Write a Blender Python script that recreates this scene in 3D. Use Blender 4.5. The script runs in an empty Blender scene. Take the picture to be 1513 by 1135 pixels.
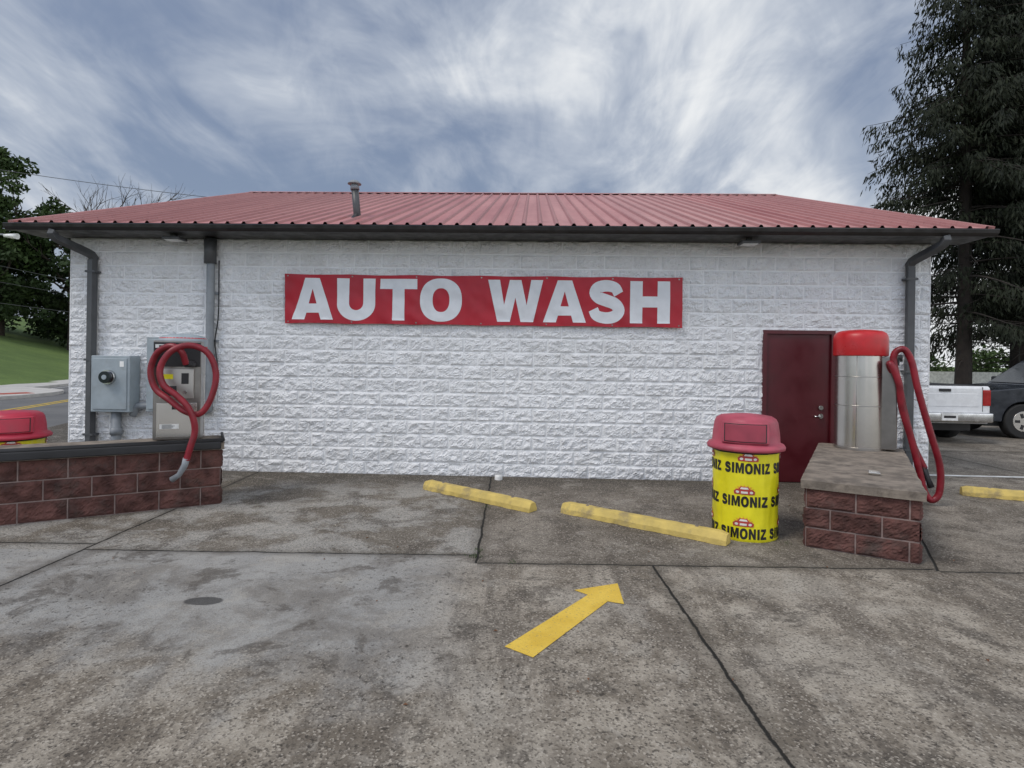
import bpy, bmesh, math, random
import numpy as np
from mathutils import Vector, Matrix, noise
random.seed(7); rng=np.random.default_rng(7)
scene=bpy.context.scene
COL=scene.collection
R=math.radians

# ---------------------------------------------------------------- materials
class NT:
    def __init__(s,name):
        s.m=bpy.data.materials.new(name); s.m.use_nodes=True
        s.t=s.m.node_tree; s.b=s.t.nodes["Principled BSDF"]
        s.tc=s.t.nodes.new("ShaderNodeTexCoord")
    def n(s,ty,**k):
        x=s.t.nodes.new(ty)
        for a,v in k.items(): setattr(x,a,v)
        return x
    def link(s,a,b): s.t.links.new(a,b)
    def put(s,sock,v):
        if isinstance(v,bpy.types.NodeSocket): s.link(v,sock)
        else: sock.default_value=v
    def M(s,op,a,b=0.0,c=None,clamp=False):
        x=s.n("ShaderNodeMath",operation=op); x.use_clamp=clamp
        s.put(x.inputs[0],a); s.put(x.inputs[1],b)
        if c is not None: s.put(x.inputs[2],c)
        return x.outputs[0]
    def noise(s,scale,detail=3,rough=.55,vec=None,dist=0):
        x=s.n("ShaderNodeTexNoise"); x.inputs["Scale"].default_value=scale
        x.inputs["Detail"].default_value=detail; x.inputs["Roughness"].default_value=rough
        x.inputs["Distortion"].default_value=dist
        s.link(vec if vec is not None else s.tc.outputs["Object"],x.inputs["Vector"])
        return x.outputs["Fac"]
    def scaled(s,sc,src=None):
        x=s.n("ShaderNodeMapping"); x.inputs["Scale"].default_value=sc
        s.link(src if src is not None else s.tc.outputs["Object"],x.inputs["Vector"]); return x.outputs[0]
    def ramp(s,f,a,b,ca=0.0,cb=1.0):
        x=s.n("ShaderNodeMapRange"); x.interpolation_type='SMOOTHSTEP'
        s.put(x.inputs[0],f); x.inputs[1].default_value=a; x.inputs[2].default_value=b
        x.inputs[3].default_value=ca; x.inputs[4].default_value=cb
        return x.outputs[0]
    def mix(s,f,a,b,mode='MIX'):
        x=s.n("ShaderNodeMix",data_type='RGBA',blend_type=mode)
        s.put(x.inputs[0],f)
        for i,v in ((6,a),(7,b)):
            if isinstance(v,tuple): v=(v[0],v[1],v[2],1)
            s.put(x.inputs[i],v)
        return x.outputs[2]
    def bump(s,h,st=.3,d=.01):
        x=s.n("ShaderNodeBump"); x.inputs["Strength"].default_value=st; x.inputs["Distance"].default_value=d
        s.link(h,x.inputs["Height"]); s.link(x.outputs[0],s.b.inputs["Normal"])
    def color(s,c): s.put(s.b.inputs["Base Color"],c if not isinstance(c,tuple) else (c[0],c[1],c[2],1))

def pm(name,col,rough=.6,metal=0,var=.18,scale=6,bump=.15,bscale=60,dirt=None,dirtamt=.5,spec=.5,bd=.005):
    t=NT(name)
    a=tuple(c*(1-var) for c in col); b=tuple(min(1,c*(1+var)) for c in col)
    nz=t.noise(scale)
    c=t.mix(t.ramp(nz,.3,.7),a,b)
    if dirt:
        c=t.mix(t.M('MULTIPLY',t.ramp(t.noise(scale*.6,5,.7),.5,.72),dirtamt),c,dirt)
    t.color(c)
    t.b.inputs["Metallic"].default_value=metal
    t.b.inputs["Specular IOR Level"].default_value=spec
    t.b.inputs["Roughness"].default_value=rough
    if not metal: t.link(t.ramp(nz,.3,.7,max(.05,rough-.08),min(1,rough+.1)),t.b.inputs["Roughness"])
    if bump: t.bump(t.noise(bscale,3),bump,bd)
    return t.m

# ---------------------------------------------------------------- mesh helpers
def empty(name,loc=(0,0,0),rz=0):
    e=bpy.data.objects.new(name,None); e.location=loc; e.rotation_euler=(0,0,rz); COL.objects.link(e); e.empty_display_size=.2
    return e
def mesh(name,verts,faces,mats,parent=None,smooth=False,idx=None,bevel=0,seg=2):
    me=bpy.data.meshes.new(name); me.from_pydata([tuple(v) for v in verts],[],faces)
    if not isinstance(mats,(list,tuple)): mats=[mats]
    for m in mats: me.materials.append(m)
    if idx is not None: me.polygons.foreach_set("material_index",idx)
    if smooth: me.polygons.foreach_set("use_smooth",[True]*len(me.polygons))
    me.update()
    o=bpy.data.objects.new(name,me); COL.objects.link(o)
    if parent: o.parent=parent
    if bevel:
        b=o.modifiers.new("b",'BEVEL'); b.width=bevel; b.segments=seg; b.limit_method='ANGLE'
        me.polygons.foreach_set("use_smooth",[True]*len(me.polygons))
        w=o.modifiers.new("w",'WEIGHTED_NORMAL'); w.keep_sharp=False
    return o
def box(name,x0,x1,y0,y1,z0,z1,mat,parent=None,bevel=0):
    v=[(x,y,z) for z in (z0,z1) for y in (y0,y1) for x in (x0,x1)]
    f=[(0,2,3,1),(4,5,7,6),(0,1,5,4),(2,6,7,3),(0,4,6,2),(1,3,7,5)]
    return mesh(name,v,f,mat,parent,bevel=bevel)
def obox(name,c,ax,ay,az,mat,parent=None,bevel=0):
    c=Vector(c);ax=Vector(ax);ay=Vector(ay);az=Vector(az)
    v=[c+ax*i+ay*j+az*k for k in (-1,1) for j in (-1,1) for i in (-1,1)]
    f=[(0,2,3,1),(4,5,7,6),(0,1,5,4),(2,6,7,3),(0,4,6,2),(1,3,7,5)]
    return mesh(name,v,f,mat,parent,bevel=bevel)
def lathe(name,prof,loc,mat,parent=None,seg=48,smooth=True,fn=None):
    v=[];f=[]
    for r,z in prof:
        for i in range(seg):
            a=2*math.pi*i/seg
            rr=max(r,1e-4)
            if fn: rr=fn(rr,a,z)
            v.append((loc[0]+rr*math.cos(a),loc[1]+rr*math.sin(a),loc[2]+z))
    for j in range(len(prof)-1):
        for i in range(seg):
            k=(i+1)%seg
            f.append((j*seg+i,j*seg+k,(j+1)*seg+k,(j+1)*seg+i))
    return mesh(name,v,f,mat,parent,smooth=smooth)
def tubegeo(pts,rad,seg=12,cap=True):
    pts=[Vector(p) for p in pts]; v=[];f=[]
    up=None
    for i,p in enumerate(pts):
        t=(pts[min(i+1,len(pts)-1)]-pts[max(i-1,0)]).normalized()
        if up is None:
            up=t.orthogonal().normalized()
        up=(up-t*up.dot(t)); up=up.normalized() if up.length>1e-6 else t.orthogonal().normalized()
        w=t.cross(up)
        r=rad[i] if hasattr(rad,'__len__') else rad
        for k in range(seg):
            a=2*math.pi*k/seg
            v.append(p+up*(r*math.cos(a))+w*(r*math.sin(a)))
    for i in range(len(pts)-1):
        for k in range(seg):
            q=(k+1)%seg
            f.append((i*seg+k,i*seg+q,(i+1)*seg+q,(i+1)*seg+k))
    if cap:
        f.append(tuple(range(seg))[::-1]); f.append(tuple((len(pts)-1)*seg+k for k in range(seg)))
    return v,f
def tube(name,pts,rad,mat,parent=None,seg=12,smooth=True):
    v,f=tubegeo(pts,rad,seg); o=mesh(name,v,f,mat,parent,smooth=False)
    if smooth:
        for p in o.data.polygons:
            p.use_smooth=len(p.vertices)==4
    return o
def catmull(pts,step):
    pts=[Vector(p) for p in pts]; P=[pts[0]*2-pts[1]]+pts+[pts[-1]*2-pts[-2]]
    out=[]
    for i in range(1,len(P)-2):
        n=max(2,int((P[i+1]-P[i]).length/step))
        for k in range(n):
            t=k/n
            out.append(.5*((2*P[i])+(P[i+1]-P[i-1])*t+(2*P[i-1]-5*P[i]+4*P[i+1]-P[i+2])*t*t+(3*P[i]-P[i-1]-3*P[i+1]+P[i+2])*t**3))
    out.append(pts[-1]); return out
def hose(name,pts,r,mat,parent):
    c=catmull(pts,.009)
    rad=[r*(1.0 if (i//1)%2 else .88) for i in range(len(c))]
    return tube(name,c,rad,mat,parent,seg=12)

# ---------------------------------------------------------------- world + light
w=bpy.data.worlds.new("World"); scene.world=w; w.use_nodes=True
nt=w.node_tree; nt.nodes.clear()
class W(NT):
    def __init__(s): s.t=nt; s.tc=nt.nodes.new("ShaderNodeTexCoord")
k=W()
EL=52; ROT=238
out=k.n("ShaderNodeOutputWorld"); bg=k.n("ShaderNodeBackground"); bg.inputs[1].default_value=.1
sky=k.n("ShaderNodeTexSky",sky_type='NISHITA'); sky.sun_disc=False; sky.sun_elevation=R(EL); sky.sun_rotation=R(ROT)
sky.air_density=1.2; sky.dust_density=2.0
sx=k.n("ShaderNodeSeparateXYZ"); k.link(k.tc.outputs["Generated"],sx.inputs[0])
X,Y,Z=sx.outputs
zz=k.M('ADD',k.M('MAXIMUM',Z,0.0),.36)
cb=k.n("ShaderNodeCombineXYZ"); k.link(k.M('DIVIDE',X,zz),cb.inputs[0]); k.link(k.M('DIVIDE',Y,zz),cb.inputs[1]); k.link(k.M('MULTIPLY',Z,.8),cb.inputs[2])
cv=cb.outputs[0]
rot=k.n("ShaderNodeMapping"); rot.inputs["Rotation"].default_value=(0,0,R(-62)); rot.inputs["Scale"].default_value=(1,.55,1); rot.inputs["Location"].default_value=(5.3,2.2,.6)
k.link(cv,rot.inputs[0])
n1=k.noise(2.0,6,.56,vec=rot.outputs[0],dist=.6)
n2=k.noise(1.3,2,.5,vec=cv,dist=.3)
n3=k.noise(6.0,4,.62,vec=rot.outputs[0],dist=1.2)
m=k.M('ADD',k.M('ADD',k.M('MULTIPLY',n1,.64),k.M('MULTIPLY',n2,.36)),k.M('MULTIPLY',k.M('SUBTRACT',n3,.5),.15))
m=k.M('ADD',m,k.M('MULTIPLY',X,.09))
m=k.M('ADD',m,k.ramp(Z,.12,.46,.10,0.0))
mask=k.ramp(m,.43,.64)
hi=k.ramp(m,.56,.70)
dark=k.mix(.30,(2.3,2.85,4.1),sky.outputs[0])
cl=k.mix(mask,dark,(5.4,5.9,6.7)); cl=k.mix(hi,cl,(8.4,8.6,8.8))
back=k.ramp(Y,.25,-.7,1.0,1.75)
mul=k.n("ShaderNodeVectorMath",operation='SCALE'); k.link(cl,mul.inputs[0]); k.link(back,mul.inputs["Scale"])
k.link(mul.outputs[0],bg.inputs[0]); k.link(bg.outputs[0],out.inputs[0])
sd=Vector((math.cos(R(EL))*math.sin(R(ROT)),math.cos(R(EL))*math.cos(R(ROT)),math.sin(R(EL))))
sl=bpy.data.lights.new("sun","SUN"); sl.energy=1.5; sl.angle=R(22); sl.color=(1,.94,.85)
so=bpy.data.objects.new("sun",sl); so.rotation_euler=sd.to_track_quat('Z','Y').to_euler(); so.location=(0,-10,30); COL.objects.link(so)

# ---------------------------------------------------------------- camera
cd=bpy.data.cameras.new("camera"); cam=bpy.data.objects.new("camera",cd); COL.objects.link(cam)
cd.lens=20.2; cd.sensor_width=36; cd.shift_y=-.0235; cd.clip_end=3000; cd.clip_start=.05
cam.matrix_world=Matrix.Translation((0,0,1.7))@Matrix.Rotation(R(90),4,'X')@Matrix.Rotation(R(.82),4,'Z')
scene.camera=cam
scene.view_settings.view_transform='Standard'; scene.view_settings.look='None'; scene.view_settings.exposure=0

# ---------------------------------------------------------------- shared materials
M_white=pm("painted_white_block",(.76,.765,.775),.8,var=.05,scale=2.5,bump=.9,bscale=42,dirt=(.54,.53,.50),dirtamt=.3,spec=.3,bd=.012)
M_whitem=pm("painted_white_mortar",(.84,.845,.85),.75,var=.03,bump=.2)
M_redblock=pm("red_split_block",(.105,.050,.043),.92,var=.45,scale=5,bump=.9,bscale=50,dirt=(.075,.06,.053),dirtamt=.75,bd=.01,spec=.22)
M_mortar=pm("mortar",(.22,.165,.15),.9,var=.25,bump=.4)
M_cap=pm("concrete_cap",(.22,.185,.15),.88,var=.3,scale=7,bump=.6,bscale=90,dirt=(.08,.066,.055),dirtamt=.8,bd=.008)
M_black=pm("black_rubber",(.02,.02,.022),.55,var=.3,bump=.2)
M_gutter=pm("dark_gutter",(.018,.016,.016),.4,var=.3,bump=0)
M_grey=pm("grey_conduit",(.23,.25,.27),.5,var=.12,bump=.1)
M_dgrey=pm("downspout_grey",(.075,.078,.082),.45,var=.15,bump=.05)
M_boxgrey=pm("meter_box_grey",(.32,.37,.40),.5,var=.08,bump=.08,dirt=(.25,.25,.24),dirtamt=.4)
M_steel=pm("stainless",(.62,.595,.56),.27,1,var=.05,scale=3,bump=0)
M_steel2=pm("stainless_dark",(.27,.255,.24),.32,1,var=.12,scale=5,bump=0)
M_band=pm("stainless_band",(.47,.45,.43),.3,1,var=.05,scale=3,bump=0)
M_red=pm("red_plastic",(.50,.016,.02),.35,var=.12,bump=.06)
M_hose=pm("red_hose",(.22,.010,.02),.42,var=.25,bump=.1)
M_pink=pm("faded_red_lid",(.42,.07,.105),.5,var=.16,scale=4,bump=.15,dirt=(.27,.045,.06),dirtamt=.7)
M_pinkd=pm("lid_flap",(.30,.04,.065),.5,var=.12,bump=.1)
M_lidred=pm("red_lid",(.46,.03,.06),.45,var=.1,bump=.1)
M_door=pm("door_maroon",(.085,.008,.013),.4,var=.12,scale=3,bump=.08)
M_banner=pm("banner_red",(.42,.011,.026),.5,var=.10,scale=2,bump=.1)
M_lett=pm("banner_letter_white",(.72,.74,.77),.55,var=.05,bump=.05)
M_yel=pm("yellow_bumper_paint",(.60,.45,.13),.75,var=.14,scale=7,bump=.6,bscale=60,dirt=(.30,.235,.12),dirtamt=.9,bd=.008)
M_bag=pm("yellow_bag",(.78,.70,.015),.36,var=.08,scale=5,bump=.25,bscale=12,bd=.014)
M_ink=pm("black_ink",(.015,.014,.015),.5,bump=0)
M_glass=pm("dark_glass",(.02,.025,.03),.06,var=.1,bump=0)
M_chrome=pm("chrome",(.6,.6,.6),.2,1,bump=0)
M_tyre=pm("tyre",(.018,.018,.018),.85,bump=.3)
M_carw=pm("white_car_paint",(.74,.75,.76),.25,var=.03,bump=0)
M_card=pm("dark_car_paint",(.022,.026,.034),.18,var=.1,bump=0)
M_taill=pm("tail_light",(.35,.01,.01),.2,bump=0)
M_plasw=pm("white_plastic",(.75,.75,.73),.5,bump=.05)
M_bark=pm("bark",(.055,.042,.034),.95,var=.4,scale=3,bump=.9,bscale=12)
M_barkd=pm("bark_dark",(.030,.024,.02),.95,var=.4,scale=3,bump=.9,bscale=12)

# roof metal
t=NT("red_metal_roof")
n=t.noise(1.0,5,.6,vec=t.scaled((3,.25,.25)))
c=t.mix(t.ramp(n,.3,.7),(.38,.13,.125),(.52,.22,.205))
pan=t.n("ShaderNodeTexWhiteNoise",noise_dimensions='1D')
s=t.n("ShaderNodeSeparateXYZ"); t.link(t.tc.outputs["Object"],s.inputs[0])
t.link(t.M('FLOOR',t.M('DIVIDE',s.outputs[0],.914)),pan.inputs["W"])
c=t.mix(t.M('MULTIPLY',pan.outputs[0],.4),c,(.50,.28,.26))
c=t.mix(t.M('MULTIPLY',t.ramp(t.noise(5,5,.7),.5,.75),.45),c,(.26,.085,.08))
scr=t.M('MULTIPLY',t.M('LESS_THAN',t.M('FRACT',t.M('DIVIDE',s.outputs[1],.8)),.02),.35)
c=t.mix(scr,c,(.12,.04,.04))
fr=t.M('FRACT',t.M('DIVIDE',t.M('ADD',s.outputs[0],7.05),.2286))
rb=t.M('MULTIPLY',t.ramp(fr,.30,.37),t.ramp(fr,.62,.70,1,0))
c=t.mix(t.M('MULTIPLY',rb,.35),c,(.17,.055,.05))
t.color(c); t.b.inputs["Roughness"].default_value=.45; M_roof=t.m

def leafmat(name,a,b):
    t=NT(name)
    c=t.mix(t.ramp(t.noise(.45,3),.35,.65),a,b)
    g=t.n("ShaderNodeNewGeometry")
    c=t.mix(t.M('MULTIPLY',g.outputs["Random Per Island"],.5),c,tuple(x*1.7 for x in b))
    t.color(c); t.b.inputs["Roughness"].default_value=.65; t.b.inputs["Specular IOR Level"].default_value=.2
    return t.m
M_leaf=leafmat("leaf_green",(.018,.034,.010),(.045,.072,.022))
M_leaf2=leafmat("leaf_dark",(.016,.030,.010),(.032,.050,.018))
M_spr=leafmat("spruce_needles",(.008,.011,.007),(.018,.023,.012))

# concrete lot
t=NT("lot_concrete")
s=t.n("ShaderNodeSeparateXYZ"); t.link(t.tc.outputs["Object"],s.inputs[0]); x,y,_=s.outputs
wob=t.M('MULTIPLY',t.M('SUBTRACT',t.noise(3.5,5,.7),.5),.06)
xw=t.M('ADD',x,wob); yw=t.M('ADD',y,wob)
def rng_mask(v,a,b,soft=.02):
    return t.M('MULTIPLY',t.ramp(v,a-soft,a+soft),t.ramp(v,b-soft,b+soft,1,0))
dists=[]
def seg(kind,c0,a,b):
    v,u=(xw,y) if kind=='x' else (yw,x)
    d=t.M('ABSOLUTE',t.M('SUBTRACT',v,c0))
    d=t.M('ADD',d,t.M('MULTIPLY',t.M('SUBTRACT',1.0,rng_mask(u,a,b,.01)),10))
    dists.append(d)
seg('x',-3.7,-30,9); seg('x',-.275,4.78,9); seg('x',1.2,-30,4.8)
seg('y',4.99,-3.7,-.275); seg('y',4.8,-.275,3.55); seg('y',4.75,3.55,40); seg('y',5.15,-40,-3.7)
seg('x',8.2,-5,30); seg('y',11.5,6.2,30)
dd=t.M('ADD',t.M('ADD',t.M('MULTIPLY',xw,.857),t.M('MULTIPLY',yw,-.472)),-.80)
dd=t.M('ADD',t.M('ABSOLUTE',dd),t.M('MULTIPLY',t.M('SUBTRACT',1.0,rng_mask(y,4.75,8.2,.01)),10)); dists.append(dd)
D=dists[0]
for d in dists[1:]: D=t.M('MINIMUM',D,d)
jm=t.ramp(D,.006,.014,1,0); halo=t.ramp(D,.0,.13,1,0)
big=t.noise(.7,5,.62); med=t.noise(3.2,6,.70); fine=t.noise(24,4,.7)
str_=t.noise(1.0,6,.66,vec=t.scaled((2.4,.40,1)),dist=.5)
base=t.mix(t.ramp(med,.36,.64),(.180,.152,.118),(.375,.332,.272))
base=t.mix(t.M('MULTIPLY',t.ramp(str_,.47,.58),.72),base,(.125,.104,.082))
base=t.mix(t.M('MULTIPLY',t.ramp(big,.50,.60),.45),base,(.40,.365,.31))
gm=t.M('MULTIPLY',t.M('MULTIPLY',t.ramp(x,-.9,.1,1,0),t.ramp(t.M('ADD',y,t.M('ADD',t.M('MULTIPLY',med,2.0),t.M('MULTIPLY',x,.18))),3.4,4.3)),t.ramp(y,4.98,5.0,1,0))
p1=t.noise(1.3,6,.68,dist=.3)
base=t.mix(t.M('MULTIPLY',gm,.80),base,t.mix(t.ramp(p1,.40,.56),(.20,.19,.175),(.34,.338,.325)))
g2=t.M('MULTIPLY',t.ramp(y,4.99,5.0),t.ramp(x,-.28,-.27,1,0))
base=t.mix(t.M('MULTIPLY',g2,.8),base,t.mix(t.ramp(p1,.43,.55),(.125,.108,.086),(.33,.32,.295)))
g3=t.M('MULTIPLY',t.ramp(y,4.8,4.81),t.ramp(x,-.28,-.27))
base=t.mix(t.M('MULTIPLY',g3,.65),base,t.mix(t.ramp(p1,.42,.60),(.10,.084,.067),(.225,.198,.165)))
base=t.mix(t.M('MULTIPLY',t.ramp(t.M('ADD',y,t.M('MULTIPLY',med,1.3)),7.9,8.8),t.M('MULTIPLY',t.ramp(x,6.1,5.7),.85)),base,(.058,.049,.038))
st2=t.noise(1.9,6,.74,dist=.4)
base=t.mix(t.M('MULTIPLY',t.ramp(st2,.53,.62),.68),base,(.078,.066,.054))
base=t.mix(t.M('MULTIPLY',t.ramp(st2,.44,.36),.35),base,(.42,.39,.34))
ag=t.n("ShaderNodeTexVoronoi"); ag.inputs["Scale"].default_value=95; t.link(t.tc.outputs["Object"],ag.inputs[0])
agc=t.n("ShaderNodeSeparateColor"); t.link(ag.outputs["Color"],agc.inputs[0])
rough_area=t.M('SUBTRACT',1.0,t.M('MULTIPLY',gm,.7))
base=t.mix(t.M('MULTIPLY',t.M('MULTIPLY',t.ramp(agc.outputs[0],.65,.95),.65),rough_area),base,(.06,.05,.04))
base=t.mix(t.M('MULTIPLY',t.M('MULTIPLY',t.ramp(agc.outputs[1],.78,1.0),.6),rough_area),base,(.50,.45,.38))
pit=t.M('MULTIPLY',t.ramp(fine,.57,.64),t.ramp(big,.46,.56,1,0))
base=t.mix(t.M('MULTIPLY',pit,.8),base,(.04,.034,.028))
ox=t.M('DIVIDE',t.M('SUBTRACT',xw,-2.11),.14); oy=t.M('DIVIDE',t.M('SUBTRACT',yw,3.98),.075)
osp=t.ramp(t.M('ADD',t.M('MULTIPLY',ox,ox),t.M('MULTIPLY',oy,oy)),.7,1.0,1,0)
base=t.mix(t.M('MULTIPLY',osp,.85),base,(.05,.048,.046))
base=t.mix(t.M('MULTIPLY',halo,.5),base,(.075,.064,.05))
base=t.mix(jm,base,(.016,.015,.012))
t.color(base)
t.link(t.ramp(gm,0,1,.88,.66),t.b.inputs["Roughness"]); t.b.inputs["Specular IOR Level"].default_value=.35
h=t.M('SUBTRACT',t.M('ADD',t.M('MULTIPLY',fine,.8),t.M('MULTIPLY',ag.outputs["Distance"],.6)),t.M('MULTIPLY',jm,3))
t.bump(h,.6,.007)
M_lot=t.m

t=NT("asphalt_road")
c=t.mix(t.ramp(t.noise(.6,4),.3,.7),(.12,.12,.12),(.17,.168,.165)); c=t.mix(t.M('MULTIPLY',t.ramp(t.noise(90,2),.5,.7),.4),c,(.06,.06,.06))
t.color(c); t.b.inputs["Roughness"].default_value=.85; M_road=t.m
t=NT("grass_ground")
c=t.mix(t.ramp(t.noise(.25,6,.65),.35,.65),(.085,.14,.03),(.13,.20,.045)); c=t.mix(t.M('MULTIPLY',t.ramp(t.noise(12,4,.7),.4,.7),.5),c,(.05,.085,.02))
t.color(c); t.b.inputs["Roughness"].default_value=.95; t.bump(t.noise(20,4,.7),.8,.05); M_grass=t.m
M_side=pm("sidewalk_concrete",(.50,.48,.45),.85,var=.12,scale=2,bump=.2)
M_ypaint=pm("yellow_line_paint",(.55,.38,.05),.75,bump=.1)
M_tact=pm("tactile_red_paving",(.38,.09,.06),.85,bump=.2)
t=NT("arrow_yellow_paint")
c=t.mix(t.ramp(t.noise(5,5,.6),.3,.7),(.68,.44,.045),(.80,.55,.08))
c=t.mix(t.M('MULTIPLY',t.ramp(t.noise(60,4,.7),.56,.66),.65),c,(.32,.23,.10)); t.color(c); t.b.inputs["Roughness"].default_value=.7
t.bump(t.noise(90,3),.6,.007); M_arrow=t.m

# ---------------------------------------------------------------- terrain
def hill(x,y):
    n=.95*x+.3*y
    z=-.02
    if n<-15.2: z+=min(7,(-15.2-n)*.25)
    return z
xs=sorted(set([-900,-500,-300,-200]+list(range(-150,151,3))+[200,300,500,900]))
ys=sorted(set([-900,-400,-150,-60]+list(range(-30,151,3))+[200,300,500,900,1500]))
def hill2(x,y):
    z=hill(x,y)
    if y<30: z=-.02+(z+.02)*max(0,min(1,(y-24)/6.0)) if y>-20 else -.02
    return z
v=[(a,b,hill2(a,b)) for b in ys for a in xs]; nx=len(xs)
f=[(j*nx+i,j*nx+i+1,(j+1)*nx+i+1,(j+1)*nx+i) for j in range(len(ys)-1) for i in range(nx-1)]
mesh("ground_terrain",v,f,M_grass,smooth=True)
def nl(n,y): return (n-.3*y)/.95
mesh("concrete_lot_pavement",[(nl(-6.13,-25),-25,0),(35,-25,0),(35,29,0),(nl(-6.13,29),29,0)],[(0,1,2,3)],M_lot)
road=empty("asphalt_road")
def strip(name,n0,n1,y0,y1,z,mat,par):
    return mesh(name,[(nl(n0,y0),y0,z),(nl(n1,y0),y0,z),(nl(n1,y1),y1,z),(nl(n0,y1),y1,z)],[(0,1,2,3)],mat,par)
strip("road_surface",-13.2,-6.15,-60,140,-.012,M_road,road)
strip("centre_line",-9.25,-9.12,-60,140,-.007,M_ypaint,road)
strip("centre_line_b",-9.0,-8.87,-60,140,-.007,M_ypaint,road)
strip("edge_line",-12.9,-12.8,-60,140,-.007,M_plasw,road)
def prism(name,poly,z0,z1,mat,par=None):
    n=len(poly); V=[(a,b,z0) for a,b in poly]+[(a,b,z1) for a,b in poly]
    F=[tuple(range(n,2*n))]+[(i,(i+1)%n,n+(i+1)%n,n+i) for i in range(n)]
    return mesh(name,V,F,mat,par)
sw=empty("sidewalk")
pts=[]
for i in range(13):
    a=R(-75+i*12.5); pts.append((-21.0+2.6*math.cos(a),21.6+4.2*math.sin(a)))
pts=pts+[(-25,28.0),(-40,33.5),(-40,31),(-27.5,26.2),(-24.3,23.0),(-24.3,19.2),(-33,16.4),(-33,14.4),(-23.5,16.9)]
prism("corner_walk",pts,-.03,.12,M_side,sw)
prism("ramp_tactile",[(-19.2,21.6),(-18.75,22.6),(-19.5,23.1),(-20.0,22.1)],.118,.128,M_tact,sw)
strip_pts=[(nl(-15.2,27),27),(nl(-13.2,27),27),(nl(-13.2,140),140),(nl(-15.2,140),140)]
prism("far_walk",strip_pts,-.03,.115,M_side,sw)
ap=mesh("painted_direction_arrow",[(-.02,3.40,.004),(.144,3.28,.004),(.70,4.06,.004),(.809,4.02,.004),(.832,4.395,.004),(.485,4.254,.004),(.575,4.17,.004)],[tuple(range(7))],M_arrow)
mesh("parking_line_paint",[(6.3,8.9,.004),(14,8.5,.004),(14,8.62,.004),(6.3,9.0,.004)],[(0,1,2,3)],M_plasw)

# ---------------------------------------------------------------- block wall generator
def blockwall(name,L,courses,bl,bh,amp,mats,parent,origin,xd,nd,z0=0,nxs=16,nzs=10,skip=None,seed=0,joint=.012,smooth=False,flush=.16):
    xd=Vector(xd).normalized(); nd=Vector(nd).normalized(); o=Vector(origin)
    base=[0,joint*.5/bl,joint*1.1/bl]; fr=base+[base[-1]+(1-2*base[-1])*i/(nxs-5) for i in range(1,nxs-5)]+[1-base[2],1-base[1]]
    bz=[0,joint*.5/bh,joint*1.1/bh]; fz=bz+[bz[-1]+(1-2*bz[-1])*i/(nzs-5) for i in range(1,nzs-5)]+[1-bz[2],1-bz[1],1]
    V=[];F=[];I=[]
    for c in range(courses):
        xs=[]
        start=-(bl/2) if c%2 else 0
        b=0
        while start+b*bl<L-1e-4:
            for q in fr:
                xx=start+(b+q)*bl
                if -1e-6<=xx<=L+1e-6: xs.append((max(0,xx),b,q))
            b+=1
        if xs[0][0]>1e-4: xs.insert(0,(0,0,.5))
        if xs[-1][0]<L-1e-4: xs.append((L,b-1,.999))
        n0=len(V)
        for q in fz:
            for (xx,bb,qq) in xs:
                zz=z0+(c+q)*bh
                dx=min(qq,1-qq)*bl; dz=min(q,1-q)*bh
                p=min(1,max(0,(min(dx,dz)-joint*.5)/(joint*.6+amp*.4)));
                rb=noise.noise((bb*3.7+seed,c*5.1,.5)); tx=noise.noise((bb*2.3,c*7.7+seed,4.5)); tz=noise.noise((bb*4.9+seed,c*1.7,9.5))
                s1=noise.noise((xx*11+bb*9.3+seed*3,zz*15+c*3.3,seed)); s2=noise.noise((xx*28+seed,zz*34,seed+5.)); s3=noise.noise((xx*62,zz*70,seed+9.))
                h=amp*flush+p*amp*(.75-flush+.4*rb+.9*tx*(qq-.5)*2+.8*tz*(q-.5)*2+1.0*s1+1.2*abs(s2)-.1+.5*s3)
                P=o+xd*xx+nd*h; P.z=o.z+zz
                V.append(P)
        m_=len(xs)
        for j in range(len(fz)-1):
            zc=z0+(c+(fz[j]+fz[j+1])/2)*bh
            for i in range(m_-1):
                xc=(xs[i][0]+xs[i+1][0])/2
                if xs[i+1][0]-xs[i][0]<1e-6: continue
                if skip and skip(xc,zc): continue
                F.append((n0+j*m_+i,n0+j*m_+i+1,n0+(j+1)*m_+i+1,n0+(j+1)*m_+i))
                qi=xs[i][2]; mo=(j==0 or j==len(fz)-2 or qi<base[1]*.9 or qi>=1-base[1]*1.01)
                I.append(1 if mo else 0)
    return mesh(name,V,F,mats,parent,smooth=smooth,idx=I)

# ---------------------------------------------------------------- building
B=empty("car_wash_building",(0,8.37,0),R(-1.9))
XL,XR=-6.6,5.92; DEP=12.6; WH=3.45
dx0,dx1,dz1=3.60,4.59,2.17
blockwall("wall_front",XR-XL,17,.4064,.2032,.020,[M_white,M_whitem],B,(XL,0,-.02),(1,0,0),(0,-1,0),nxs=27,nzs=15,
   skip=lambda x,z:(dx0<x+XL<dx1 and z<dz1),joint=.012)
blockwall("wall_left",DEP,17,.4064,.2032,.018,[M_white,M_whitem],B,(XL,DEP,-.02),(0,-1,0),(-1,0,0),nxs=9,nzs=8,seed=3)
blockwall("wall_right",DEP,17,.4064,.2032,.018,[M_white,M_whitem],B,(XR,0,-.02),(0,1,0),(1,0,0),nxs=9,nzs=8,seed=6)
box("wall_back",XL,XR,DEP-.1,DEP,-.02,WH,M_white,B)
box("wall_top_fill",XL+.02,XR-.02,.02,DEP-.12,3.30,WH-.02,M_white,B)
for nm,xx,s in (("corner_left",XL,-1),("corner_right",XR,1)):
    box(nm,min(xx,xx+s*.016),max(xx,xx+s*.016),-.012,.02,-.02,WH-.01,M_white,B)
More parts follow.
